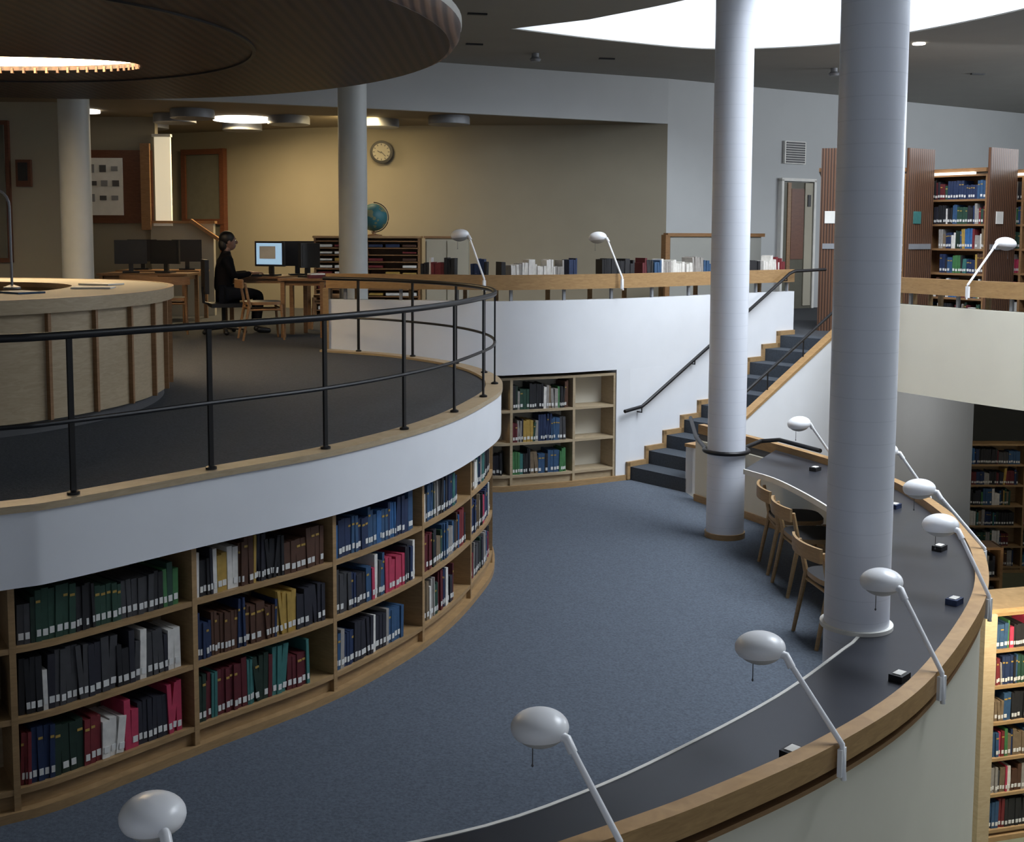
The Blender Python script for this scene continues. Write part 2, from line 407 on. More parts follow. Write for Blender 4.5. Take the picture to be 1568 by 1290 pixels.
# ============================================================ right balcony
mb=MB(); mb.band(RP,offs(RP,0.12),1.13,2.05,CREAM); mb.obj('wall_right_balcony')
mb=MB(); mb.band(offs(RP,0),offs(RP,0.045),2.17,2.33,HONEY); mb.band(offs(RP,0.045),offs(RP,0.55),2.19,2.22,DESK)
rcv=Cv(RP); d=0.3
while d<rcv.len:
    p,t=rcv.at(d); n=Vector((-t.y,t.x)); q=p+n*0.06; mb.box((q.x,q.y,2.11),(0.03,0.03,0.13),math.atan2(t.y,t.x),GREY)
    q=p+n*0.5; mb.box((q.x,q.y,1.845),(0.04,0.04,0.69),math.atan2(t.y,t.x),BIRCH); d+=0.62
mb.obj('reading_counter')
mb=MB(); lw=[Vector((4.3,13.9)),Vector((6.15,15.5))]; mb.band(lw,offs(lw,0.15),-2.6,1.26,WHITE,smooth=False); mb.obj('wall_lower_right')

# ============================================================ horseshoe reading desk
Ic=Cv(I); Oc=Cv(O)
m=90; IA=[Ic.at(Ic.len*i/m)[0] for i in range(m+1)]
oend=Oc.L[Oc.near((2.50,10.98))]; OA=[]
for i in range(m+1):
    q=IA[i]; t=Ic.at(Ic.len*i/m)[1]; nn=Vector((t.y,-t.x)); best=None
    for dd in range(400):
        o,_=Oc.at(oend*dd/399); e=abs((o-q).dot(t))
        if (o-q).dot(nn)>0.1 and (o-q).length<1.1 and (best is None or e<best[0]): best=(e,o)
    OA.append(best[1])
OA[0]=O[0]; OA[-1]=Vector((2.50,10.98)); 
mb=MB(); mb.band(IA,OA,0.712,0.742,DESK,side=BIRCHL)
mb.band(offs(IA,0.012),offs(IA,-0.004),0.70,0.745,PAPER)
OS=[p for p in O]
mb.band(offs(OS,0.01),offs(OS,-0.065),0.705,0.80,HONEY)
mb.band(offs(OS,0.0),offs(OS,-0.012),0.64,0.705,DGREY)
mb.band(offs(OS,-0.01),offs(OS,-0.05),0.645,0.665,OAK)
mb.obj('curved_reading_desk')
mb=MB(); mb.band(offs(OS,0.04),offs(OS,-0.03),-2.6,0.64,CREAM); mb.obj('wall_desk_parapet')
mb=MB(); mb.band(offs(OS,0.055),offs(OS,0.04),0.0,0.07,BIRCH); mb.obj('baseboard_desk')
for x,y,c in [(1.10,4.42,BLACK),(1.78,5.22,BLACK),(2.45,6.34,BOOK[4]),(2.77,7.45,BLACK),(2.86,8.62,BOOK[4]),(2.62,10.0,BLACK)]:
    mb=MB(); mb.box((x,y,0.758),(0.09,0.065,0.032),0.8,c); mb.box((x,y,0.776),(0.06,0.04,0.005),0.8,PAPER)
    mb.obj('note_box')

# ============================================================ lamps
def lamp(base, vec, zb, H, name='reading_lamp'):
    b=Vector(base); dv=Vector(vec); reach=dv.length; dv.normalize(); mb=MB()
    def q(r,z): return (b.x+dv.x*r,b.y+dv.y*r,z)
    ang=math.atan2(dv.y,dv.x)
    mb.box(q(-0.075,zb-0.05),(0.018,0.045,0.11),ang,LAMPW)
    mb.tube([q(-0.085,zb-0.12),q(-0.075,zb+0.02),q(reach-0.12,zb+H-0.02)],0.0115,LAMPW,10)
    mb.tube([q(reach-0.14,zb+H-0.05),q(reach-0.115,zb+H-0.01),q(reach-0.05,zb+H+0.0)],0.017,LAMPW,10)
    R=Matrix.Rotation(ang,3,'Z')@Matrix.Rotation(0.10,3,'Y')
    c=q(reach+0.0,zb+H)
    mb.ell(c,(0.104,0.094,0.064),LAMPW,R,n=32,m=14,f0=0.34,f1=1.0)
    mb.ell((c[0],c[1],c[2]+0.002),(0.097,0.087,0.070),LAMPG,R,n=32,m=10,f0=0.0,f1=0.45)
    mb.tube([(c[0]+0.03*dv.x,c[1]+0.03*dv.y,c[2]-0.06),(c[0]+0.03*dv.x,c[1]+0.03*dv.y,c[2]-0.14)],0.002,DGREY,5)
    mb.lathe((c[0]+0.03*dv.x,c[1]+0.03*dv.y,c[2]-0.15),[(0.002,0),(0.005,0.006),(0.002,0.012)],DGREY,8)
    return mb.obj(name)
for base,vec,HH in [((-0.90,3.06),(-0.13,0.19),0.315),((0.30,3.71),(-0.2,0.16),0.315),((1.23,4.45),(-0.22,0.18),0.325),((1.91,5.22),(-0.15,0.24),0.35),((2.58,6.36),(-0.14,0.20),0.35),
             ((2.93,7.32),(-0.28,0.20),0.35),((3.09,8.75),(-0.25,0.1),0.35),((2.79,10.3),(-0.27,-0.1),0.34)]:
    lamp(base,vec,0.78,HH)
lamp((-0.36,12.46),(-0.20,0.13),2.27,0.48); lamp((1.15,13.02),(-0.20,0.13),2.27,0.46); lamp((4.50,11.45),(0.33,0.1),2.27,0.42)

# ============================================================ columns
def column(x,y,r,z0,z1,mat,ring=True,collar=None):
    mb=MB(); mb.lathe((x,y,0),[(r,z0),(r,z1)],mat,64)
    if ring: mb.lathe((x,y,0),[(r,z0),(r+0.012,z0),(r+0.012,z0+0.05),(r,z0+0.05)],BIRCH,64,False)
    if collar: mb.lathe((x,y,0),[(r,collar),(r+0.02,collar),(r+0.02,collar+0.02),(r,collar+0.02)],PAPER,64,False)
    mb.obj('column')
column(1.967,10.63,0.172,0,5.2,TILE)
column(1.80,5.97,0.165,0,5.2,TILE,collar=0.743)
column(-1.97,14.6,0.176,ZU,5.2,COLP,False)
column(-5.2,14.1,0.18,ZU,5.2,COLP,False)
mb=MB()
cxm,cym=1.967,10.63
pts=[(cxm+0.20*math.cos(a),cym+0.20*math.sin(a),0.80) for a in [math.radians(v) for v in range(150,391,12)]]
mb.tube([(1.83,11.9,0.9),(1.78,11.2,0.82)]+pts+[(2.35,10.95,0.83),(2.5,10.85,0.86),(2.74,10.3,0.86)],0.02,METAL)
mb.obj('column_handrail')

# ============================================================ ceiling & skylight
mb=MB()
sky=smooth([(-0.03,14.3),(1.285,15.17),(2.71,15.8),(4.21,15.3),(4.81,14.4),(5.5,12.96),(6.2,10.6),(6.8,7.5),(7.0,4.0)],6)+smooth([(2.3,2.0),(2.6,6.0),(2.7,9.5),(2.35,11.4),(1.80,12.5),(0.86,13.66)],5)
mb.prism([(-9,-3),(13,-3),(13,26),(-9,26)],5.2,5.3,CEIL,holes=[[tuple(p) for p in sky]])
mb.obj('ceiling')
mb=MB(); sk=sky+[sky[0]]; mb.band(offs(sk,-0.01),offs(sk,0.08),5.21,7.6,WHITE); mb.obj('window_skylight_well')
D=[Vector(p) for p in [(-9,14.2),(-3.8,15.9),(-2.04,16.6),(2.44,18.75)]]
mb=MB(); mb.band(D,offs(D,0.1),4.5,5.2,BLUEW,smooth=False); mb.obj('wall_ceiling_drop')
mb=MB(); mb.prism([tuple(p+Vector((0,0.1))) for p in D]+[(2.5,19.3),(2.4,26),(-9,26)],4.5,4.6,LOWC); mb.obj('ceiling_low')
mb=MB(); cc=(-4.7,9.35); RR=4.25; n=96
cir=[(cc[0]+(RR-0.05)*math.cos(2*math.pi*i/n),cc[1]+(RR-0.05)*math.sin(2*math.pi*i/n)) for i in range(n)]
HX,HY,HA,HB=-4.75,10.75,1.38,0.44
hole=[(HX+HA*math.cos(2*math.pi*i/48),HY+HB*math.sin(2*math.pi*i/48)) for i in range(48)]
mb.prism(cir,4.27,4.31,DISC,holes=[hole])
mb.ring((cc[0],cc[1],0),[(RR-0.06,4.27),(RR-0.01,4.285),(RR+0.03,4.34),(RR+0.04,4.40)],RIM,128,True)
mb.ring((cc[0],cc[1],0),[(RR+0.04,4.40),(RR+0.045,4.41),(RR+0.045,4.46),(RR+0.0,4.48),(RR-0.3,4.6),(RR-0.5,5.2)],PAPER,128,True)
mb.ring((cc[0],cc[1],0),[(2.6,4.27),(2.6,4.255),(2.63,4.255),(2.63,4.27)],BLACK,96,False)
mb.lathe((HX,HY,0),[(0.001,4.315),(HA+0.1,4.315)],GLOWW,48,M=Matrix.Diagonal(Vector((1,0.36,1))))
for k in range(40):
    g=math.pi*k/39; mb.box((HX+(HA+0.01)*math.cos(g),HY+(HB+0.005)*math.sin(g),4.27),(0.02,0.03,0.05),0,RIM)
mb.obj('round_ceiling_canopy')

# ============================================================ walls
def wallseg(name,pts,z0,z1,mat,th=0.15):
    mb=MB(); pp=[Vector(p) for p in pts]; mb.band(pp,offs(pp,th),z0,z1,mat,smooth=False); return mb.obj(name)
wallseg('wall_back_left',[(-9,21.9),(-5.9,20.9),(-3.6,19.8),(-2.1,19.3)]+[tuple(v) for v in smooth([(-0.9,19.15),(0.3,19.1),(1.6,18.9),(2.44,18.75)],4)],1.5,5.2,YELW)
wallseg('wall_back_right',[(2.44,18.75),(5.8,20.9),(10.2,23.8),(13,25.6)],1.5,5.2,BLUEW)
wallseg('wall_left',[(-9,-3),(-9,25.6)],-2.6,5.2,CREAM)
wallseg('wall_right',[(13.1,25.6),(13.1,-3)],-2.6,5.2,CREAM)
wallseg('wall_lower_back',[(-9,25.4),(13,25.4)],-2.6,1.26,GREYW)
wallseg('wall_office_partition',[(-8.9,16.0),(-6.1,16.0)],1.5,4.5,CREAMD)
wallseg('wall_bulletin',[(-7.2,18.0),(-5.42,18.0)],1.5,4.5,YELW)
mb=MB(); wd=Vector((3.36,2.15)).normalized(); wa=math.atan2(wd.y,wd.x)
q=Vector((2.44,18.75))+wd*2.78; fr=Vector((wd.y,-wd.x))
c=q+fr*0.03; mb.box((c.x,c.y,4.16),(0.50,0.05,0.38),wa,PAPER)
for i in range(9): mb.box((c.x+fr.x*0.02,c.y+fr.y*0.02,4.00+i*0.04),(0.44,0.03,0.028),wa,DGREY)
mb.obj('wall_vent')
mb=MB(); q=Vector((2.44,18.75))+wd*2.86; c=q+fr*0.04
mb.box((c.x,c.y,2.58),(0.74,0.05,2.16),wa,GLASS)
for s in (-1,1): mb.box((c.x+wd.x*0.39*s,c.y+wd.y*0.39*s,2.6),(0.05,0.10,2.2),wa,PAPER)
mb.box((c.x,c.y,3.70),(0.83,0.10,0.05),wa,PAPER)
mb.box((c.x-wd.x*.02+fr.x*.03,c.y-wd.y*.02+fr.y*.03,2.95),(0.30,0.02,1.2),wa,REDW)
mb.box((c.x-wd.x*.22+fr.x*.03,c.y-wd.y*.22+fr.y*.03,2.6),(0.08,0.02,2.1),wa,OAK)
mb.box((c.x+wd.x*.24+fr.x*.03,c.y+wd.y*.24+fr.y*.03,2.6),(0.18,0.03,2.1),wa,CREAMD)
mb.box((c.x+wd.x*.24+fr.x*.05,c.y+wd.y*.24+fr.y*.05,3.35),(0.07,0.02,0.2),wa,BLACK)
mb.obj('door_1')
mb=MB(); a=math.atan2(-1.1,2.3)
mb.box((-5.35,20.55,2.85),(0.85,0.06,2.7),a,GLASS)
for s in (-1,1): mb.box((-5.35+s*0.42*math.cos(a),20.53+s*0.42*math.sin(a),2.85),(0.09,0.10,2.7),a,REDW)
for z in (4.15,2.95): mb.box((-5.35,20.52,z),(0.9,0.10,0.09),a,REDW)
mb.obj('door_2')
mb=MB(); mb.box((-5.30,17.98,3.55),(0.24,0.06,1.3),0,WINB); mb.box((-5.30,17.95,2.88),(0.28,0.1,0.04),0,PAPER); mb.box((-5.30,17.95,4.22),(0.28,0.1,0.04),0,PAPER); mb.obj('window_1')
mb=MB(); mb.box((-5.97,17.97,3.45),(1.02,0.05,1.1),0,REDW); mb.box((-5.55,17.93,3.45),(0.14,0.08,1.3),0,OAK); mb.box((-6.18,17.93,3.45),(0.56,0.03,0.86),0,PAPER)
rnd=random.Random(8)
for i in range(9):
    mb.box((-6.36+0.18*(i%3)+rnd.uniform(-.02,.02),17.91,3.72-0.22*(i//3)),(0.10,0.01,rnd.uniform(0.05,0.13)),0,DGREY if i%2 else GREY)
mb.obj('bulletin_board')
mb=MB(); mb.box((-6.58,15.96,3.55),(0.20,0.06,0.36),0,REDW); mb.box((-6.58,15.92,3.57),(0.12,0.03,0.24),0,BLACK); mb.obj('wall_telephone')
mb=MB(); mb.box((-6.92,15.97,3.3),(0.30,0.06,1.9),0,REDW); mb.box((-6.92,15.93,3.3),(0.2,0.03,1.78),0,GLASS); mb.obj('window_2')
mb=MB(); mb.box((-5.02,18.0,2.2),(0.95,0.12,1.4),0,CREAMD); mb.box((-5.02,18.0,2.92),(1.0,0.16,0.04),0,OAK)
mb.box((-4.66,17.9,2.80),(0.52,0.10,0.05),mat=OAK,M=Matrix.Rotation(0.60,3,'Y')); mb.obj('office_partition')
mb=MB(); Mx=Matrix.Rotation(math.radians(90),3,'X'); cl=(-2.12,19.22,4.07)
mb.lathe(cl,[(0.185,0.0),(0.185,0.05),(0.145,0.055)],BLACK,40,True,Mx)
mb.lathe((cl[0],cl[1]-0.056,cl[2]),[(0.142,0),(0.140,0.012),(0.001,0.012)],CREAMD,40,False,Mx)
for k in range(12):
    g=k*math.pi/6; mb.box((cl[0]+0.12*math.sin(g),cl[1]-0.072,cl[2]+0.12*math.cos(g)),(0.012,0.006,0.028),mat=BLACK,M=Matrix.Rotation(g,3,'Y'))
mb.box((cl[0]-0.03,cl[1]-0.076,cl[2]+0.0),(0.075,0.006,0.014),mat=BLACK,M=Matrix.Rotation(0.5,3,'Y'))
mb.box((cl[0]+0.03,cl[1]-0.080,cl[2]-0.03),(0.11,0.006,0.011),mat=BLACK,M=Matrix.Rotation(0.8,3,'Y'))
mb.obj('wall_clock')
for x,y,z in [(-4.55,16.9,4.5),(-3.35,17.8,4.5),(-2.05,18.2,4.5),(-0.95,17.7,4.5),(-5.0,17.6,4.5),(-5.7,18.6,4.5),(-4.3,18.9,4.5)]:
    mb=MB(); mb.lathe((x,y,z),[(0.30,0),(0.31,-0.03),(0.31,-0.12),(0.28,-0.13),(0.2,-0.10),(0.01,-0.10)],GREY,36); mb.obj('drum_ceiling_light')
mb=MB(); mb.lathe((-4.1,18.1,4.5),[(0.45,0),(0.45,-0.04),(0.01,-0.04)],GLOWN,36); mb.obj('ceiling_light_panel')
mb=MB(); mb.lathe((-6.1,17.0,4.5),[(0.2,0),(0.2,-0.04),(0.01,-0.04)],GLOWN,36); mb.obj('ceiling_light_panel')
for x,y in [(4.7,17.5),(0.3,16.2),(6.0,18.5)]:
    mb=MB(); mb.lathe((x,y,5.2),[(0.05,0),(0.05,-0.05),(0.08,-0.08),(0.06,-0.11),(0.01,-0.11)],GREY,16); mb.obj('ceiling_spotlight')
mb=MB(); mb.lathe((5.15,15.2,5.2),[(0.08,0),(0.08,-0.02),(0.01,-0.02)],GLOWN,24); mb.obj('ceiling_downlight')
for x,y in [(-0.4,13.3),(-0.5,15.4),(1.3,16.6),(7,18)]:
    mb=MB(); mb.box((x,y,5.19),(0.22,0.05,0.02),0.2,BLACK); mb.obj('ceiling_diffuser')

# ============================================================ circulation desk
Cd=smooth([(-5.2,6.6),(-4.3,6.62),(-3.6,6.78),(-3.1,7.12),(-2.75,7.68),(-2.58,8.5),(-2.76,9.5),(-3.35,10.25),(-4.3,10.6),(-5.2,10.6)],8)
mb=MB(); mb.band(offs(Cd,0.04),offs(Cd,0.09),1.58,2.31,BIRCHL)
mb.band(offs(Cd,0.08),offs(Cd,0.13),1.50,1.58,DGREY)
mb.band(offs(Cd,0.0),offs(Cd,0.75),2.31,2.35,CREAMD,side=BIRCH); mb.band(offs(Cd,-0.01),offs(Cd,0.03),2.26,2.352,BIRCHL)
cdv=Cv(Cd); d=0.15
while d<cdv.len:
    p,t=cdv.at(d); n_=Vector((-t.y,t.x)); q=p+n_*0.025; mb.box((q.x,q.y,1.92),(0.022,0.035,0.68),math.atan2(t.y,t.x),OAK); d+=0.40
mb.obj('circulation_desk')
mb=MB(); 
for x,y,c in [(-3.35,8.0,BOOK[5]),(-3.1,8.7,PAPER),(-3.5,7.6,PAPER),(-3.25,9.3,PAPER)]:
    mb.box((x,y,2.358),(0.28,0.2,0.012),x*3,c)
mb.obj('paper_stack')
mb=MB()
mb.box((-4.7,8.9,2.30),(1.0,0.9,0.04),0,BIRCH); mb.box((-4.7,8.9,1.89),(0.9,0.8,0.78),0,OAK); mb.obj('service_desk')
mb=MB(); mb.tube([(-3.66,8.6,2.35),(-3.66,8.6,2.95)]+[(-3.66-0.1+0.1*math.cos(a),8.6,2.95+0.12*math.sin(a)) for a in [math.radians(v) for v in range(15,200,20)]],0.010,GREY,8); mb.lathe((-3.66,8.6,2.35),[(0.06,0),(0.06,0.015),(0.015,0.03)],GREY,16); mb.obj('gooseneck_lamp')

# ============================================================ office furniture
def table(x,y,rz,w,dp,h=0.72,mat=OAK):
    mb=MB(); R=Matrix.Rotation(rz,3,'Z')
    def L(a,b,z): v=R@Vector((a,b,0)); return (x+v.x,y+v.y,ZU+z)
    mb.box(L(0,0,h-0.015),(w,dp,0.03),rz,mat)
    for s_ in (-1,1):
        mb.box(L(0,s_*(dp/2-0.07),h-0.06),(w-0.12,0.02,0.06),rz,mat); mb.box(L(s_*(w/2-0.07),0,h-0.06),(0.02,dp-0.12,0.06),rz,mat)
    for a in (-1,1):
        for b in (-1,1): mb.box(L(a*(w/2-0.05),b*(dp/2-0.05),h/2-0.02),(0.05,0.05,h-0.04),rz,mat)
    return mb.obj('office_table')
table(-3.15,15.15,0.1,1.1,0.7); table(-2.52,14.42,-0.05,0.58,0.55); table(-4.9,15.9,0,1.2,0.7); table(-5.1,17.2,0,1.2,0.6)
def chair(x,y,z,rz,mat=BIRCH,seat=BLACK,name='wooden_chair',bh=0.72):
    mb=MB(); R=Matrix.Rotation(rz,3,'Z')
    def L(a,b,c): v=R@Vector((a,b,0)); return (x+v.x,y+v.y,z+c)
    for s in (-1,1):
        mb.tube([L(s*0.20,0.22,0),L(s*0.185,0.19,0.42)],0.016,mat,8,rs=[0.013,0.018])
        mb.tube([L(s*0.20,-0.26,0),L(s*0.19,-0.18,0.42),L(s*0.20,-0.23,bh-0.04)],0.016,mat,8,rs=[0.014,0.020,0.014])
        mb.tube([L(s*0.188,0.19,0.36),L(s*0.19,-0.18,0.36)],0.012,mat,8)
    mb.tube([L(-0.185,0.19,0.38),L(0.185,0.19,0.38)],0.012,mat,8); mb.tube([L(-0.19,-0.18,0.38),L(0.19,-0.18,0.38)],0.012,mat,8)
    sp_=[]; 
    for k in range(24):
        g=2*math.pi*k/24; ca,sa=math.cos(g),math.sin(g)
        v=R@Vector((0.22*math.copysign(abs(ca)**0.6,ca),0.21*math.copysign(abs(sa)**0.6,sa),0)); sp_.append((x+v.x,y+v.y))
    mb.prism(sp_,z+0.42,z+0.455,seat,side=mat)
    A=[];Bk=[]
    for k in range(9):
        a=-0.24+0.06*k; yy=-0.25-0.05*(1-(a/0.24)**2); v=R@Vector((a,yy,0)); w_=R@Vector((a,yy-0.02,0))
        A.append((x+v.x,y+v.y)); Bk.append((x+w_.x,y+w_.y))
    mb.band(A,Bk,z+bh-0.10,z+bh,mat)
    return mb.obj(name)
chair(2.27,7.88,0,-1.42,bh=0.70); chair(2.36,9.0,0,-1.5,bh=0.70); chair(2.36,9.58,0,-1.6,bh=0.70)
chair(-4.3,14.75,ZU,0.3,OAK,BLACK); chair(-4.75,15.2,ZU,0.0,OAK,OAK); chair(-2.4,15.6,ZU,3.0,OAK,OAK); chair(-2.98,14.0,ZU,-1.2,OAK,BLACK); chair(-5.1,16.5,ZU,3.1,OAK,OAK)
def monitor(x,y,z,rz,scr=BLACK,w=0.42,h=0.32):
    mb=MB(); R=Matrix.Rotation(rz,3,'Z')
    def L(a,b,c): v=R@Vector((a,b,0)); return (x+v.x,y+v.y,z+c)
    mb.box(L(0,0,0.012),(0.22,0.18,0.02),rz,BLACK); mb.box(L(0,0.03,0.10),(0.06,0.04,0.18),rz,BLACK)
    mb.box(L(0,0,0.12+h/2),(w,0.045,h),rz,BLACK); mb.box(L(0,-0.024,0.12+h/2),(w-0.05,0.006,h-0.05),rz,scr)
    if scr is SCREEN: mb.box(L(-0.02,-0.029,0.12+h*0.55),(w*0.55,0.004,h*0.5),rz,PAPER)
    return mb.obj('computer_monitor')
zt=ZU+0.72
monitor(-3.08,14.98,zt,-0.35,SCREEN); monitor(-2.78,15.25,zt,0.3); monitor(-2.50,14.5,zt,1.0,BLACK,0.34,0.3)
monitor(-5.15,15.9,zt,0.3); monitor(-4.7,15.95,zt,-0.2); monitor(-5.4,17.2,zt,0,BLACK); monitor(-4.75,17.2,zt,0.2,BLACK)
mb=MB(); mb.box((-3.27,14.93,zt+0.012),(0.36,0.13,0.022),-1.2,BLACK); mb.obj('keyboard')
mb=MB(); mb.box((-2.38,14.28,zt+0.02),(0.2,0.16,0.04),0.3,BOOK[6]); mb.box((-2.38,14.28,zt+0.05),(0.18,0.13,0.02),0.5,PAPER); mb.obj('book_stack')
mb=MB(); x0,x1,yy=-2.85,-1.35,17.0
mb.box(((x0+x1)/2,yy+0.38,2.10),(x1-x0,0.03,1.2),0,OAK)
for x in (x0,(x0+x1)/2,x1): mb.box((x,yy+0.2,2.10),(0.03,0.4,1.2),0,OAK)
for i in range(12): mb.box(((x0+x1)/2,yy+0.2,1.55+i*0.1),(x1-x0,0.4,0.015),0,OAK)
mb.box(((x0+x1)/2,yy+0.2,2.71),(x1-x0+0.06,0.44,0.03),0,BIRCH)
rnd=random.Random(4)
for i in range(11):
    for k in range(6):
        if rnd.random()<0.75: mb.box((x0+0.14+k*0.245,yy+0.15,1.56+i*0.1+0.025),(0.2,0.28,rnd.uniform(0.02,0.05)),0,rnd.choice([PAPER,PAPER,BOOK[7],BOOK[8],BOOK[15],BOOK[4]]))
mb.obj('periodical_shelf')
mb=MB(); mb.box((-0.95,17.3,2.1),(0.62,0.5,1.2),0,CREAMD); mb.box((-0.95,17.3,2.71),(0.66,0.54,0.03),0,OAK)
for s_ in (-1,1): mb.box((-0.95+s_*0.15,17.04,2.1),(0.28,0.02,1.12),0,CREAMD); mb.box((-0.95+s_*0.03,17.02,2.15),(0.012,0.02,0.10),0,GREY)
mb.obj('storage_cabinet')
mb=MB(); gc=(-2.02,17.2,2.995)
m_,nt,b_=newmat('globe_map'); nz=nt.nodes.new('ShaderNodeTexNoise'); nz.inputs['Scale'].default_value=6; nz.inputs['Detail'].default_value=5
tc=nt.nodes.new('ShaderNodeTexCoord'); nt.links.new(tc.outputs['Object'],nz.inputs['Vector'])
cr=nt.nodes.new('ShaderNodeValToRGB'); cr.color_ramp.interpolation='CONSTANT'
cr.color_ramp.elements[0].color=(0.03,0.15,0.18,1); cr.color_ramp.elements[1].position=0.55; cr.color_ramp.elements[1].color=(0.20,0.22,0.12,1)
nt.links.new(nz.outputs['Fac'],cr.inputs['Fac']); nt.links.new(cr.outputs['Color'],b_.inputs['Base Color'])
mb.ell(gc,(0.20,0.20,0.20),m_,n=32,m=18)
mb.lathe((gc[0],gc[1],2.726),[(0.12,0),(0.12,0.015),(0.03,0.03),(0.015,0.07)],OAK,24)
mb.tube([(gc[0]+0.215*math.cos(a),gc[1],gc[2]+0.215*math.sin(a)) for a in [math.radians(v) for v in range(-100,91,10)]],0.008,BLACK,6)
mb.obj('globe')
mb=MB(); mb.box((2.95,17.2,2.12),(1.5,0.1,1.24),0.35,GREYW); mb.box((2.95,17.2,2.76),(1.6,0.14,0.05),0.35,OAK); mb.box((2.20,16.93,2.12),(0.07,0.14,1.28),0.35,OAK); mb.obj('low_partition')

# ============================================================ tall stacks upper right
for i,(px,py,wd_,adir,ln) in enumerate([(4.08,15.6,0.40,(0.27,0.96),1.85),(5.16,15.45,0.52,(-0.6,0.8),0.80),(6.16,15.3,0.60,(-0.6,0.8),1.85),(7.35,15.0,0.5,(-0.6,0.8),1.85)]):
    a_=Vector(adir).normalized(); b_v=Vector((a_.y,-a_.x))
    p0=Vector((px,py)); cv=Cv([p0+a_*0.04,p0+a_*ln])
    bookcase('tall_bookcase',cv,-1,ZU,ZU+0.12,0.325,6,wd_/2,0.9,OAK,seed=30+i,bright=0.45,backmat=OAK)
    mb=MB(); c=p0+b_v*(wd_/2); an=math.atan2(b_v.y,b_v.x)
    mb.box((c.x,c.y,ZU+1.2),(wd_+0.04,0.04,2.4),an,ENDP)
    f=a_*-0.025
    mb.box((c.x+f.x-0.08*b_v.x,c.y+f.y-0.08*b_v.y,3.0),(0.16,0.012,0.16),an,PAPER if i%2==0 else BOOK[17])
    mb.box((c.x+f.x,c.y+f.y,2.62),(wd_-0.04,0.012,0.07),an,GREY)
    c2=p0+a_*(ln/2)+b_v*(wd_/2); mb.box((c2.x,c2.y,ZU+2.12),(wd_+0.1,ln-0.05,0.05),an,OAK)
    if i: c3=p0+a_*(ln/2)-b_v*0.05; mb.box((c3.x,c3.y,ZU+2.08),(0.06,ln*0.8,0.03),an,GLOWN)
    mb.obj('bookcase_end_panel')

# ============================================================ lower level
bookcase('lower_bookcase',Cv([Vector((4.20,10.0)),Vector((6.0,10.5))]),1,-2.6,-2.5,0.33,6,0.28,0.9,BIRCH,seed=50,bright=0.6)
mb=MB(); mb.box((4.10,10.05,-1.55),(0.12,0.36,2.12),0.25,BIRCHL); mb.box((5.0,10.4,-0.47),(2.0,0.5,0.04),0.27,BIRCH); mb.obj('trim_bookcase_post')
bookcase('lower_bookcase',Cv([Vector((2.9,12.2)),Vector((5.2,12.2))]),1,-2.6,-2.5,0.33,6,0.28,0.9,OAK,seed=51,bright=0.2)
bookcase('lower_bookcase',Cv([Vector((7.25,18.4)),Vector((10.0,18.4))]),1,-2.6,-2.5,0.33,6,0.28,0.9,BIRCH,seed=52,bright=0.3)

# ============================================================ person
root=bpy.data.objects.new('seated_person',None); scene.collection.objects.link(root)
root.location=(-3.62,14.72,ZU); root.rotation_euler=(0,0,-1.2)
SKIN=plain('skin',(0.30,0.17,0.12),0.5); HAIR=plain('dark_hair',(0.012,0.010,0.009),0.5); SHIRT=plain('black_shirt',(0.006,0.006,0.008),0.9,spec=0.2); PANTS=plain('dark_trousers',(0.007,0.008,0.012),0.9,spec=0.2)
def skin(name,verts,edges,rad,mat,rootv=0,sub=2):
    me=bpy.data.meshes.new(name); bm=bmesh.new(); ly=bm.verts.layers.skin.verify()
    vs=[bm.verts.new(v) for v in verts]
    for e in edges: bm.edges.new((vs[e[0]],vs[e[1]]))
    for i,v in enumerate(vs):
        r=rad[i]; v[ly].radius=r if isinstance(r,tuple) else (r,r); v[ly].use_root=(i==rootv)
    bm.to_mesh(me); bm.free(); me.materials.append(mat)
    o=bpy.data.objects.new(name,me); scene.collection.objects.link(o); o.parent=root
    sk_=o.modifiers.new('Skin','SKIN'); sk_.use_smooth_shade=True
    su=o.modifiers.new('Sub','SUBSURF'); su.levels=sub; su.render_levels=sub
    return o
skin('torso',[(0,0,.50),(0,.0,.64),(0,.02,.80),(0,.03,.93),(0,.04,1.0),(0,.055,1.06),(-.17,.03,.93),(-.22,.10,.72),(-.14,.33,.76),(.17,.03,.93),(.22,.10,.72),(.14,.33,.76)],
     [(0,1),(1,2),(2,3),(3,4),(4,5),(3,6),(6,7),(7,8),(3,9),(9,10),(10,11)],
     [(.16,.13),(.15,.12),(.17,.13),(.15,.11),.07,.052,.075,.055,.034,.075,.055,.034],SHIRT)
skin('legs',[(0,0,.50),(-.10,.05,.50),(-.12,.44,.50),(-.12,.40,.12),(0.10,.05,.50),(.12,.44,.50),(.12,.40,.12)],
     [(0,1),(1,2),(2,3),(0,4),(4,5),(5,6)],[(.15,.12),.10,.068,.045,.10,.068,.045],PANTS)
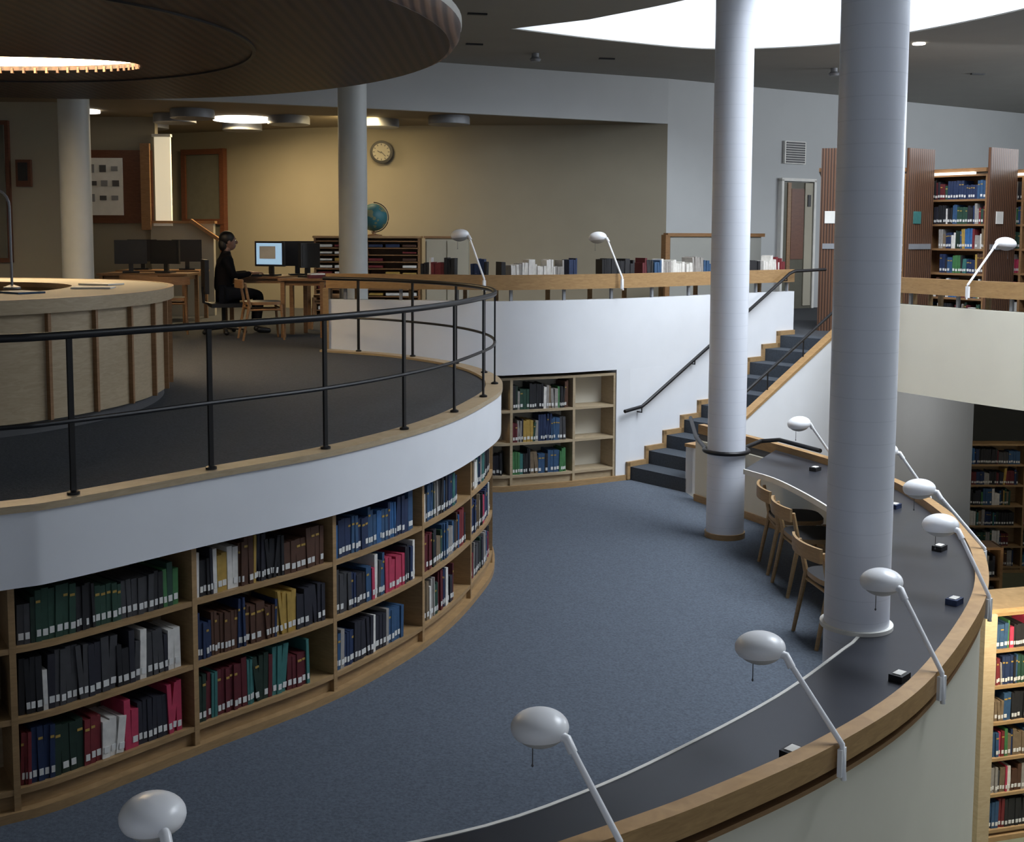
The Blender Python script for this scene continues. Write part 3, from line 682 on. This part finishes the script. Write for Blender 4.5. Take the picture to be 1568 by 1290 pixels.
for s in (-1,1):
    skin('shoe_%d'%(s+2),[(s*.12,.38,.055),(s*.12,.47,.045),(s*.12,.57,.035)],[(0,1),(1,2)],[.048,.045,.035],BLACK)
    hv=[(s*.14,.33,.76),(s*.135,.39,.762),(s*.13,.42,.76)]; he=[(0,1),(1,2)]; hr_=[.026,(.034,.016),(.036,.014)]
    for k,fl in enumerate([.045,.052,.048,.036]):
        xo=s*.13+(-.027+.018*k)*-s; i0=len(hv)
        hv+=[(xo,.43,.762),(xo,.43+fl*.55,.765),(xo,.43+fl,.748)]; he+=[(2,i0),(i0,i0+1),(i0+1,i0+2)]; hr_+=[.0095,.0085,.007]
    i0=len(hv); hv+=[(s*.095,.40,.757),(s*.082,.435,.75)]; he+=[(1,i0),(i0,i0+1)]; hr_+=[.011,.009]
    skin('hand_%d'%(s+2),hv,he,hr_,SKIN,0,1)
mb=MB()
mb.ell((0,.075,1.16),(.074,.092,.108),SKIN,n=28,m=18); mb.ell((0,.10,1.10),(.052,.062,.055),SKIN,n=20,m=12)
mb.tube([(0,.04,1.0),(0,.06,1.10)],0.05,SKIN,16)
mb.ell((0,.172,1.145),(.013,.02,.022),SKIN,n=12,m=8); mb.ell((0,.160,1.105),(.024,.010,.007),plain('lips',(.3,.1,.09),.5),n=12,m=8)
for s in (-1,1):
    mb.ell((s*.03,.155,1.168),(.013,.010,.008),PAPER,n=12,m=8); mb.ell((s*.03,.163,1.168),(.006,.005,.006),BLACK,n=10,m=6)
    mb.ell((s*.076,.07,1.15),(.010,.02,.03),SKIN,n=12,m=8); mb.box((s*.03,.163,1.188),(.032,.008,.006),0,HAIR)
mb.ell((0,.055,1.19),(.088,.098,.10),HAIR,Matrix.Rotation(0.25,3,'X'),n=28,m=16); mb.ell((0,.01,1.12),(.07,.06,.09),HAIR,n=24,m=14)
h=mb.obj('head',root)
mb=MB()
R=Matrix.Rotation(-1.2,3,'Z')
def Lp(a,b,c): v=R@Vector((a,b,0)); return (-3.62+v.x,14.72+v.y,ZU+c)
mb.box(Lp(0,0.05,.365),(.44,.44,.05),-1.2,BLACK); mb.box(Lp(0,-.22,.72),(.42,.05,.42),-1.2,BLACK); mb.tube([Lp(0,0,.06),Lp(0,0,.35)],.025,BLACK)
mb.tube([Lp(0,-.15,.37),Lp(0,-.24,.40),Lp(0,-.25,.60)],.02,BLACK,8)
for k in range(5):
    g=k*2*math.pi/5; mb.tube([Lp(0,0,.08),Lp(.26*math.cos(g),.26*math.sin(g),.06)],.018,BLACK,8); mb.ell(Lp(.26*math.cos(g),.26*math.sin(g),.03),(.03,.03,.03),BLACK,n=12,m=8)
mb.obj('office_chair')

# ============================================================ lights
def area(name,loc,tgt,sx,sy,power,col):
    l=bpy.data.lights.new(name,'AREA'); l.shape='RECTANGLE'; l.size=sx; l.size_y=sy; l.energy=power; l.color=col
    o=bpy.data.objects.new(name,l); scene.collection.objects.link(o); o.location=loc
    d=Vector(tgt)-Vector(loc); o.rotation_euler=d.to_track_quat('-Z','Y').to_euler(); return o
area('skylight_light',(4.3,9.3,7.5),(4.0,9.5,0),4.0,11.0,2150,(0.88,0.94,1.0))
area('clerestory_light',(12.6,16.5,4.3),(7,19,3.6),6.0,1.2,480,(0.87,0.93,1.0))
area('office_warm_light',(-4.1,18.1,4.42),(-4.1,18.1,0),0.9,0.9,85,(1.0,0.74,0.38))
area('office_warm_light.001',(-2.3,17.7,4.4),(-2.7,19.0,3.2),0.6,0.6,34,(1.0,0.76,0.38))
area('canopy_light',(-4.7,10.7,4.24),(-4.7,10.7,0),2.5,0.6,22,(1.0,0.85,0.62))
area('lower_light',(4.6,9.3,-0.3),(4.6,10.2,-1.8),1.2,0.2,28,(1.0,0.85,0.6))
area('lower_light.001',(8.4,17.0,0.9),(8.4,18.4,-1),2.0,0.4,10,(1.0,0.9,0.75))
area('under_balcony_fill',(5.9,13.6,1.1),(5.2,14.8,-0.3),0.8,0.3,6,(0.98,0.98,0.95))  # added fill with no fixture, brightens the lower right wall
area('stack_light',(6.0,14.6,4.9),(5.8,15.8,2.5),2.5,0.5,30,(0.95,0.95,1.0))
w=bpy.data.worlds.new('World'); scene.world=w; w.use_nodes=True
w.node_tree.nodes['Background'].inputs[0].default_value=(0.78,0.86,1.0,1); w.node_tree.nodes['Background'].inputs[1].default_value=0.32

# ============================================================ camera
cam=bpy.data.cameras.new('camera'); co=bpy.data.objects.new('camera',cam); scene.collection.objects.link(co)
cam.sensor_fit='HORIZONTAL'; cam.sensor_width=36; cam.lens=36*1800/1568; cam.shift_y=-125/1568
co.matrix_world=Matrix.Translation((0,0,2.77))@Matrix.Rotation(math.radians(90-5.15),4,'X')@Matrix.Rotation(0.0042,4,'Z')
cam.clip_start=0.05
scene.camera=co
